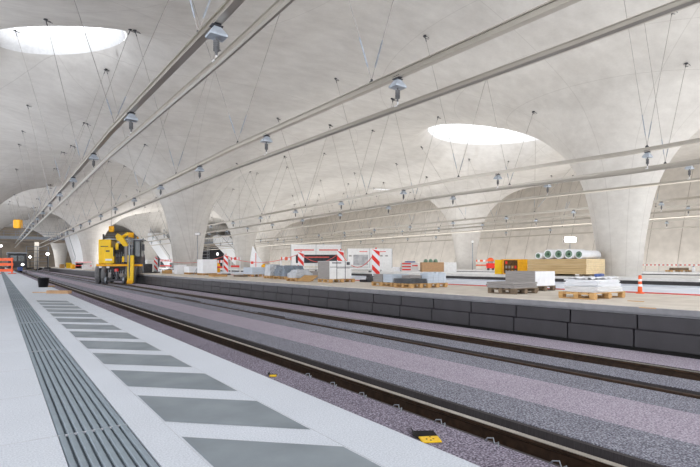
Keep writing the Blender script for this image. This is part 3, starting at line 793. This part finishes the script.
MB().box(-w_/2+1.2, w_/2-1.2, -.03, -.021, zb+.85, zb+.95).build('red_print', M['redtape'], t)
t, w_, zt_, zb = board(347.5, 392, 248.5, 268, 42.6, 2, 'white double display board with grey drawings, behind the tallest beacon')
MB().box(-w_/2+.5, -.15, -.02, -.001, zb+.25, zb+1.15).build('grey_drawing', M['greyprint'], t)
MB().box(-.9, -.2, -.025, -.001, zt_-.3, zt_-.24).box(.6, 1.4, -.025, -.001, zt_-.3, zt_-.24).build('pale_red_print', M['redtape'], t)
mb = MB()
for a_ in (-1.8, -1.4, .3, .9, 1.35): mb.box(a_, a_+.22, -.02, -.001, zb+1.0, zb+1.12)
mb.box(-w_/2+.3, -.1, -.02, -.001, zb+.06, zb+.1).build('grey_print', M['greystone'], t)
MB().box(-w_/2-.4, w_/2+.3, -.5, .6, .22, .36).build('low_shelf', M['offwhite'], t)
# mixer among barriers near the sensor column, sensor post
x, y, d = on_z(490.5, 270.2, .25)
t = thing('site_mixer', 'small red machine with a round orange top among barriers right of the sensor post', 'machine', (x, y, .25), -YAW)
MB().box(-.38, .38, -.3, .3, .2, .75).build('red_body', M['red'], t, .03)
MB().box(-.3, -.2, -.3, .3, 0, .25).box(.2, .3, -.3, .3, 0, .25).build('leg', M['dark'], t)
MB().lathe([(.0001, 1.35), (.22, 1.3), (.36, 1.1), (.36, .95)], n=16).build('orange_dome', M['orange'], t)
MB().lathe([(.3, .96), (.28, .75)], n=16).build('grey_drum', M['greystone'], t)
def fence(px0, px1, X, z, h, label, m='orange', name='site_barrier'):
    y0, y1 = on_x(px0, X), on_x(px1, X); y0, y1 = min(y0, y1), max(y0, y1)
    t = thing(name, label, 'barrier', (X, (y0+y1)/2, z)); L2 = (y1-y0)/2
    MB().box(-.02, .02, -L2, L2, h-.22, h).box(-.02, .02, -L2, L2, h*.4, h*.4+.15).build('rail_board', M[m], t)
    s_ = MB(); n = max(2, int(L2*2/.6))
    for k in range(n):
        yy = -L2+(k+.25)*2*L2/n; s_.box(-.026, .026, yy, yy+L2/n*.9, h-.22, h)
    s_.build('white_segment', M['white'], t)
    for yy in (-L2, L2): MB().box(-.03, .03, yy-.03, yy+.03, 0, h).box(-.3, .3, yy-.12, yy+.12, 0, .06).build('post', M['offwhite'], t)
fence(476, 487, 45, .25, 1.15, 'orange and white barrier beside the red machine')
y0_, y1_ = on_x(640, 49.5), on_x(700, 49.5)
t = thing('barrier_tape', 'thin red and white barrier tape line before the right wall', 'barrier tape', (49.5, y1_, .25))
MB().box(-.01, .01, 0, y0_-y1_, .52, .62).build('tape', M['white'], t)
mb = MB()
for k in range(14): mb.box(-.014, .014, k*(y0_-y1_)/14, (k+.5)*(y0_-y1_)/14, .52, .62)
mb.build('red_segment', M['redtape'], t)
for k in range(4): MB().tube([(0, k*(y0_-y1_)/3, 0), (0, k*(y0_-y1_)/3, .66)], .02, 6).build('stake', M['steel'], t)
fence(75, 92, 11.2, .125, 1.2, 'red barrier left of the excavator', 'red')
fence(160, 172, 15.5, .125, 1.3, 'red and white barrier behind the white cube package', 'red')
fence(214, 223, 15, .125, 1.1, 'red barrier left of the beacon among the barriers', 'red')
fence(231, 240, 15, .125, 1.3, 'red and white barrier right of the beacon among the barriers', 'red')
fence(281, 292, 16, .125, 1.25, 'low red barrier left of the dark picture board', 'orange')
for k, (px, X_, w_, h_, m_, nm_, lb_) in enumerate(((62, 11.0, .9, .8, 'wood', 'wooden_crate', 'wooden crate on the far platform at the foot of the white stair'), (69, 11.6, 1.0, 1.1, 'yellow', 'yellow_crate', 'yellow crate right of the wooden crate near the white stair'),
        (87, 10.8, 1.3, .7, 'white', 'white_box', 'white box on the platform just left of the excavator'), (147, 10.6, .7, .8, 'dark', 'dark_cabinet', 'dark cabinet right behind the excavator'),
        (167, 11.2, .6, .3, 'wood', 'timber_block', 'small timber block between the left beacon and the white cube'), (218, 11.0, .9, .13, 'wood', 'timber_bundle', 'low pine timber bundle left of the middle beacon'), (150.5, 12.0, .8, 1.2, 'offwhite', 'white_cabinet', 'white cabinet behind the dark cabinet near the excavator'))):
    y_ = on_x(px, X_)
    tag(MB().box(-w_/2, w_/2, -.4, .4, 0, h_).box(-w_/2-.02, w_/2+.02, -.42, .42, h_*.8, h_*.86).build(nm_, M[m_], None, .02, (X_, y_, ZP+.001)), lb_, 'crate' if 'crate' in nm_ else 'box' if 'box' in nm_ else 'timber' if 'timber' in nm_ else 'cabinet')
x, y, d = on_z(472.5, 270, .25)
t = thing('sensor_post', 'thin grey post with a round head in front of the right-of-centre column', 'post', (x*1.003, y*1.003, .25), -YAW)
hh = 28.5*d/490
MB().tube([(0, 0, 0), (0, 0, hh)], .05, 8).build('pole', M['steel'], t)
MB().lathe([(.0001, 0), (.16, .01), (.16, .1), (.0001, .12)], (0, -.12, hh), 16, 'Y').build('round_head', M['offwhite'], t)
# third platform bits
x, y, d = on_z(679, 271.8, .25)
t = thing('pallet', 'distant pallet of dark goods before the right wall', 'pallet', (x, y, .25), -YAW); pallet_parts(t, 1.8, .8)
tag(MB().cbox((x, y, .25+.146+.1), (1.3, .5, .2), rot=-YAW).build('dark_goods', M['oldwood']), 'dark goods on the distant pallet before the right wall', 'goods')
x, y, d = on_z(693.5, 271.9, .25)
t = thing('white_canister', 'white canister with a blue cap near the right edge', 'canister', (x, y, .25))
MB().lathe([(.0001, 0), (.13, 0), (.13, .32), (.05, .4)], n=16).build('body', M['white'], t)
MB().lathe([(.06, .4), (.06, .47), (.0001, .47)], n=12).build('cap', M['blue'], t)
# amber tank + orange lamps on the opposite platform
x, y, d = on_z(73, 268, .12)
for (px, py, m, s, lab, nm) in ((216, 272.3, 'amber', .9, 'orange round-topped drum between the white carton and the beacon', 'orange_drum'), (266, 274.5, 'amber', .8, 'yellow bundle behind the foil package', 'yellow_bundle'),
                                (73, 269, 'amber', .8, 'yellow tank on the far platform left of the excavator', 'yellow_tank')):
    x, y, d = on_z(px, py, .125)
    tag(MB().lathe([(.0001, 0), (.42*s, 0), (.45*s, .5*s), (.42*s, .85*s), (.2*s, 1.0*s), (.0001, 1.0*s)], (0, 0, 0), 16).build(nm, M[m], None, 0, (x, y, .125)), lab, 'drum')
# ------------------------------------------------------------------ near platform bits
x, y, d = on_z(43.3, 287.2, 0)
t = thing('bucket', 'black plastic bucket on the near platform beyond the stripes', 'bucket', (x, y, 0))
MB().lathe([(.0001, 0), (.155, 0), (.19, .33), (.2, .33), (.2, .36), (.18, .36), (.145, .02), (.0001, .02)], n=24).build('pail', M['bucket'], t)
MB().tube([(.19*math.cos(a), .02, .34-.14*math.sin(a)) for a in [k*math.pi/10 for k in range(11)]], .005, 5).build('handle', M['steel'], t)
x, y, d = on_z(59, 293.5, 0)
tag(MB().cbox((0, 0, .045), (.7, .16, .09)).build('timber_beam', M['brown'], None, .005, (x, y, 0)), 'short thick brown timber beam on the near platform', 'timber').rotation_euler.z = -YAW-.12
x, y, d = on_z(43, 292.6, 0)
tag(MB().cbox((0, 0, .01), (.62, .07, .02)).build('timber_lath', M['wood'], None, .002, (x, y, 0)), 'thin wooden lath left of the short timber beam', 'timber').rotation_euler.z = -YAW+.02
tag(MB().cbox((0, 0, .02), (.25, .1, .04)).build('timber_offcut', M['wood'], None, .002, on_z(51, 286.8, 0)[:2]+(0,)), 'small timber offcut behind the black bucket', 'timber')
# orange barrier at left edge
t = thing('orange_barrier', 'orange barrier board at the left edge on the near platform', 'barrier', (on_z(3.5, 272, 0)[0], 55, 0), -YAW)
for z_ in (.2, .75, 1.2): MB().box(-.9, .75, 0, .04, z_, z_+.25).build('board', M['orange'], t)
for x_ in (-.8, .6): MB().box(x_, x_+.12, -.03, 0, 0, 1.5).box(x_-.05, x_+.17, -.4, .4, 0, .06).build('post', M['orange'], t)
x, y, d = on_z(20, 269.5, 0)
tag(MB().cbox((0, 0, .25), (.6, .5, .5)).build('blue_box', M['blue'], None, .03, (x*.8, y*.8, 0)), 'small blue box right of the orange barrier', 'box')
# ------------------------------------------------------------------ road-rail excavator
EX = thing('rail_excavator', 'yellow road-rail excavator standing on the far track', 'excavator', (7.45, 41.6, -.646), -YAW+.25); EX.scale = (.88, .92, 1.13)
for sx, nm2 in ((-1.22, 'tyre'), (1.2, 'tyre')):
    for yy in (.3, 3.0):
        for off in (-.24, .24):
            w0 = MB(); rr = .64
            w0.lathe([(.3, -.19), (.52, -.2), (.6, -.17), (rr, -.1), (rr, .1), (.6, .17), (.52, .2), (.3, .19)], (sx+off, yy, .66), 28, 'X').build('tyre', M['tyre'], EX)
        hb = MB().lathe([(.0001, -.1), (.3, -.1), (.3, .1), (.0001, .1)], (sx+math.copysign(.3, sx), yy, .66), 18, 'X').build('hub', M['greystone'], EX)
MB().box(-.85, .85, .2, 3.6, .55, 1.1).box(-1.4, 1.4, .0, 3.9, 1.1, 1.28).build('undercarriage', M['dark'], EX, .03)
MB().box(-1.55, 2.2, -.15, .05, 1.22, 1.36).build('deck_edge', M['amber'], EX)
# guide wheels in front
for sx in (-.72, .72):
    MB().lathe([(.0001, -.06), (.22, -.06), (.22, .04), (.27, .05), (.27, .09), (.0001, .09)], (sx, -.45, .24), 20, 'X').build('rail_wheel', M['steel'], EX)
MB().box(-.8, .8, -.52, -.38, .2, .32).box(-.3, -.18, -.5, .3, .25, .7).box(.18, .3, -.5, .3, .25, .7).build('guide_frame', M['dark'], EX)
MB().box(-.05, .25, -.3, .1, .85, 1.05).build('tow_coupling', M['red'], EX, .03)
# engine housing (left), stepped
MB().box(-1.4, -.38, -.1, 2.4, 1.38, 3.05).build('engine_housing', M['yellow'], EX, .08)
MB().box(-.9, -.1, -.28, .1, 1.4, 2.5).build('lower_cowl', M['yellow'], EX, .06)
MB().box(-.75, -.45, -.3, -.27, 2.2, 2.3).box(-1.2, -.6, -.12, -.09, 2.55, 2.6).box(-.16, -.1, -.3, .2, 1.9, 2.5).build('grille', M['dark'], EX)
MB().box(-.8, -.25, -.3, -.285, 1.6, 1.72).build('white_lettering_band', M['white'], EX)
MB().tube([(-1.2, .9, 3.0), (-1.2, .9, 3.45)], .08, 10).build('exhaust_stack', M['dark'], EX)
MB().box(-1.5, -1.25, .4, 1.6, 1.4, 2.2).build('side_tank', M['amber'], EX, .04)
# turntable area and hoses
MB().box(-.1, .75, .3, 2.2, 1.3, 2.7).build('machinery_block', M['dark'], EX, .05)
hs = MB()
for k in range(14):
    x_ = -.05+k*.06; hs.tube([(x_, .25, 1.4+.03*k), (x_+.1, .02-.1*random.random(), 1.8), (x_+random.uniform(-.1, .2), .0, 2.3), (x_+.05, .3, 2.75)], .028, 6)
hs.build('hydraulic_hoses', M['dark'], EX)
sd = MB()
for k in range(5): sd.tube([(.0+k*.15, .1, 1.45), (.05+k*.14, -.05, 2.0), (.0+k*.15, .15, 2.2)], .03, 6)
sd.build('steel_pipes', M['steel'], EX)
fr = MB()
for k in range(9):
    x_ = -.75+k*.2; fr.tube([(x_, -.2-.1*random.random(), .75+.3*random.random()), (x_+random.uniform(-.15, .15), -.4, .55), (x_+random.uniform(-.2, .2), -.3, .3)], .025, 6)
fr.build('brake_hoses', M['steel'], EX)
MB().box(-.55, -.3, -.42, -.3, .45, .8).box(.35, .7, -.42, -.3, .5, .72).build('service_box', M['greystone'], EX, .02)
MB().box(-.05, .2, .0, .25, 2.35, 2.8).box(.5, .7, -.05, .2, 1.5, 1.9).build('valve_cover', M['yellow'], EX, .03)
MB().box(.72, .95, -.1, .15, 1.5, 2.6).build('cab_step_frame', M['greystone'], EX, .02)
# boom rising then coming down in front with yellow stick
def bar(pts, w_, th, m, name):
    mb = MB()
    for a, b in zip(pts[:-1], pts[1:]):
        a, b = Vector(a), Vector(b); d_ = (b-a).normalized(); sx = Vector((1, 0, 0)); nn = sx.cross(d_).normalized()
        if abs(d_.x) > .5: nn = Vector((0, -1, 0)); sx = d_.cross(nn).normalized()
        V = [p+s1*sx*w_/2+s2*nn*th/2 for p in (a, b) for s1, s2 in ((-1, -1), (1, -1), (1, 1), (-1, 1))]
        mb.add(V, [(0, 1, 2, 3), (7, 6, 5, 4), (0, 4, 5, 1), (1, 5, 6, 2), (2, 6, 7, 3), (3, 7, 4, 0)])
    return mb.build(name, m, EX, .03)
bm_ = MB(); bm_.prism([(-.05, 3.3), (.12, 3.5), (.5, 3.3), (.95, 2.75), (.9, 2.55), (.6, 2.6), (.25, 2.95), (.05, 3.0)], .0, .45); bm_.build('boom', M['yellow'], EX, .04)
bar([(.35, .5, 3.2), (1.0, .2, 3.5), (1.35, -.2, 3.25)], .22, .24, M['yellow'], 'boom_link')
MB().lathe([(.0001, -.2), (.2, -.2), (.2, .2), (.0001, .2)], (1.3, -.25, 3.35), 16, 'X').build('boom_joint', M['amber'], EX)
bar([(1.3, -.35, 1.95), (1.3, -.5, .1)], .5, .34, M['yellow'], 'stick')
MB().tube([(1.2, -.58, .4), (1.2, -.5, 2.3), (1.2, -.4, 3.2)], .07, 10).tube([(1.38, -.42, 1.6), (1.4, -.35, 3.2)], .05, 8).build('hydraulic_cylinder', M['steel'], EX)
MB().box(1.0, 1.5, -.7, -.3, 0.02, .25).build('quick_coupler', M['amber'], EX, .03)
cb = MB(); cb.box(1.35, 2.0, .3, 1.9, 1.4, 3.1).build('cab', M['dark'], EX, .06)
MB().box(1.45, 1.92, .27, .295, 1.9, 2.95).build('cab_window', M['glass'], EX)
MB().box(1.99, 2.02, .45, 1.75, 1.9, 2.95).build('cab_window', M['glass'], EX)
MB().box(-.8, 2.1, .3, 2.6, 3.05, 3.13).build('roof_rack', M['steel'], EX)
MB().box(2.1, 2.35, .1, .14, 2.3, 2.75).build('mirror', M['dark'], EX)
MB().tube([(2.0, .3, 2.6), (2.2, .15, 2.6)], .02, 6).build('mirror_arm', M['dark'], EX)
for x_ in (-1.2, -.6): MB().cbox((x_, -.2, 1.15), (.24, .06, .12)).build('tail_light', M['offwhite'], EX)
MB().lathe([(.07, 3.13), (.07, 3.28), (.0001, 3.32)], (1.7, .6, 0), 10).build('beacon_light', M['amber'], EX)
# ------------------------------------------------------------------ footbridge, stairs and scaffolds at the far end
fb = thing('footbridge', 'grey footbridge spanning the hall at its far left end', 'footbridge', (15, 127, 5.9))
MB().box(-30, 44, -1.5, 7, 0, .9).build('deck', M['endwall'], fb)
MB().box(-30, 44, -1.7, -1.5, .35, .95).build('edge_beam', M['steel'], fb)
rl = MB()
for z_ in (1.5, 2.0): rl.tube([(-30, -1.6, z_), (44, -1.6, z_)], .05, 6)
for k in range(38): rl.tube([(-30+2*k, -1.6, .9), (-30+2*k, -1.6, 2.0)], .05, 6)
rl.build('railing', M['steel'], fb)
for x_ in (-24, -8, 6.5, 23): MB().box(x_-.4, x_+.4, 2, 3.4, -6, 0).build('pier', M['wall'], fb)
for X_, lab in ((-7, 'white clad stair flight to the near platform at the left edge'), (13.5, 'white clad stair flight left of the excavator'), (30, 'white clad leaning stair flight between the excavator and the column behind the pallets'), (46.5, 'white clad leaning stair flight right of the column behind the pallets')):
    Y_ = {13.5: 107, 30: 103, 46.5: 105}.get(X_, 107)
    t = thing('stair_flight', lab, 'stairs', (X_, Y_, {13.5: .125, 46.5: .25, -7: 0}.get(X_, .2)), 0, 'white stair flights up to the footbridge')
    V = [(s2*1.5, a, b) for s2 in (-1, 1) for a, b in ((0, 0), (2.4, 0), (18, 6.2), (18, 8.0), (15.2, 8.0), (0, 1.5))]
    MB().add(V, [(5, 4, 3, 2, 1, 0), (6, 7, 8, 9, 10, 11)]+[(k, (k+1) % 6, (k+1) % 6+6, k+6) for k in range(6)]).build('cladding', M['white'], t)
    MB().box(-1.4, 1.4, .0, .3, .0, 1.0).build('bottom_step', M['greystone'], t)
    rr = MB()
    for s2 in (-1.5, 1.5): rr.tube([(s2, 0, 2.4), (s2, 15.5, 8.9)], .06, 6); rr.tube([(s2, 0, 1.5), (s2, 0, 2.4)], .06, 6); rr.tube([(s2, 15.5, 8.0), (s2, 15.5, 8.9)], .06, 6)
    rr.build('handrail', M['steel'], t)
def scaffold(X_, Y_, z, nx, nz, lab, bw=2.0, bh=1.6):
    t = thing('scaffold', lab, 'scaffold', (X_, Y_, z), 0, 'tube scaffolds around the far stairs')
    up = MB(); ho = MB(); bd = MB()
    for i in range(nx+1):
        for y_ in (0, 1.2): up.tube([(i*bw, y_, 0), (i*bw, y_, nz*bh+.8)], .06, 6)
    for k in range(1, nz+1):
        for y_ in (0, 1.2): ho.tube([(0, y_, k*bh), (nx*bw, y_, k*bh)], .05, 6); ho.tube([(0, y_, k*bh+.8), (nx*bw, y_, k*bh+.8)], .05, 6)
        bd.box(0, nx*bw, .1, 1.1, k*bh-.08, k*bh)
    for i in range(nx): ho.tube([(i*bw, 0, 0 if i % 2 else bh), ((i+1)*bw, 0, bh if i % 2 else 0)], .04, 6)
    up.build('upright', M['steel'], t); ho.build('crossbar', M['steel'], t); bd.build('deck_board', M['oldwood'], t)
scaffold(33.4, 121.6, .2, 5, 4, 'tube scaffold right of the leaning stair, behind the pallets column')
scaffold(48.5, 122.6, .25, 2, 5, 'tube scaffold left of the white gable panel')
scaffold(4.9, 124.5, -.87, 2, 3, 'tube scaffold over the tracks below the footbridge')
# solid dark site walls beyond the stairs
for (a, b, yy, hgt, lab) in ((24, 44, 140, 6, 'dark shuttered opening behind the scaffold and stair'), (44.2, 54.5, 140, 6, 'dark shuttered opening behind the distant column')):
    t = thing('dark_hoarding', lab, 'hoarding', ((a+b)/2, yy, .255), 0, 'dark hoardings closing the far end')
    MB().box(-(b-a)/2, (b-a)/2, 0, .3, 0, hgt).build('sheet', M['picture'], t)
    ps = MB()
    for k in range(int((b-a)/2.5)): ps.box(-(b-a)/2+k*2.5, -(b-a)/2+k*2.5+.12, -.1, 0, 0, hgt)
    ps.build('post', M['dark'], t)
# white gable panel
x, y, d = on_z(256, 269, .25)
t = thing('gable_panel', 'white triangular panel with thin red lines standing behind the goods', 'panel', (x*.9, y*.9, .2), -YAW)
s2 = d*.9/490
MB().prism([(-6*s2, 0), (6.5*s2, 0), (6.5*s2, 7*s2), (-3.5*s2, 24*s2), (-6*s2, 10*s2)], 0, .2).build('sheet', M['white'], t)
MB().box(-.4*s2, .1*s2, -.03, 0, 3*s2, 17*s2).box(-5*s2, -2.5*s2, -.03, 0, 6*s2, 8.5*s2).build('red_line', M['red'], t)
# rail wagon, far lights, orange hoists
t = thing('rail_wagon', 'dark rail vehicle with a headlamp under the footbridge on the nearest track', 'rail vehicle', (3.0, 112, -.646))
MB().box(-1.5, 1.5, 0, 12, .9, 3.6).build('body', M['dark'], t, .15)
MB().box(-1.6, 1.6, -.2, 12, 3.6, 3.8).build('roof', M['steel'], t)
MB().box(-1.1, -.1, -.03, 0, 2.1, 3.2).box(.1, 1.1, -.03, 0, 2.1, 3.2).build('windscreen', M['glass'], t)
MB().lathe([(.0001, 0), (.22, 0), (.22, .05)], (.8, -.1, 1.5), 14, 'Y').build('headlamp', M['lampsoft'], t)
for y_ in (1.5, 3.5, 8.5, 10.5):
    for x_ in (-.72, .72): MB().lathe([(.0001, -.07), (.45, -.07), (.45, .07), (.0001, .07)], (x_, y_, .45), 18, 'X').build('wheel', M['rust'], t)
for (px, py, yy, lab, ww) in ((47.5, 254, 118, 'bright lamp below the footbridge left of the white stair', 5), (30, 257, 116, 'bright lamp low under the footbridge beside the wagon', 4),
                          (217.5, 254, 99, 'small bright lamp before the scaffold above the white carton', 3), (1, 246, 116, 'bright lamp at the left edge under the footbridge', 3)):
    dx, dy, u = ray(px, py); d = yy/dy; s2 = d/490
    t = thing('site_lamp', lab, 'lamp', (dx*d, yy, 0), -YAW, 'bright lamps at the far end')
    zz = HC+u*d
    MB().tube([(0, 0, .3), (0, 0, zz-.2)], .05, 6).box(-.5, .5, -.3, .3, 0, .3).build('stand', M['dark'], t)
    MB().box(-ww*s2/4, ww*s2/4, 0, .1, zz-s2*.8, zz+s2*.8).build('lamp_head', M['lamp'], t)
for (px, py, yy, s, lab) in ((18, 224, 92, 1.35, 'orange hoist box hanging near the left edge above the footbridge'), (111.5, 229, 66, .75, 'orange hoist box hanging above the excavator')):
    dx, dy, u = ray(px, py); d = yy/dy; x = dx*d; zz = HC+u*d
    t = thing('chain_hoist', lab, 'hoist', (x, yy, zz), -YAW, 'orange hoists hung from the roof')
    MB().box(-.4*s, .4*s, -.3*s, .3*s, -.5*s, .5*s).build('hoist_box', M['amber'], t, .15)
    MB().tube([(0, 0, .5*s), (0, 0, zc(x, yy)-zz-.02)], .03, 6).build('chain', M['cable'], t)
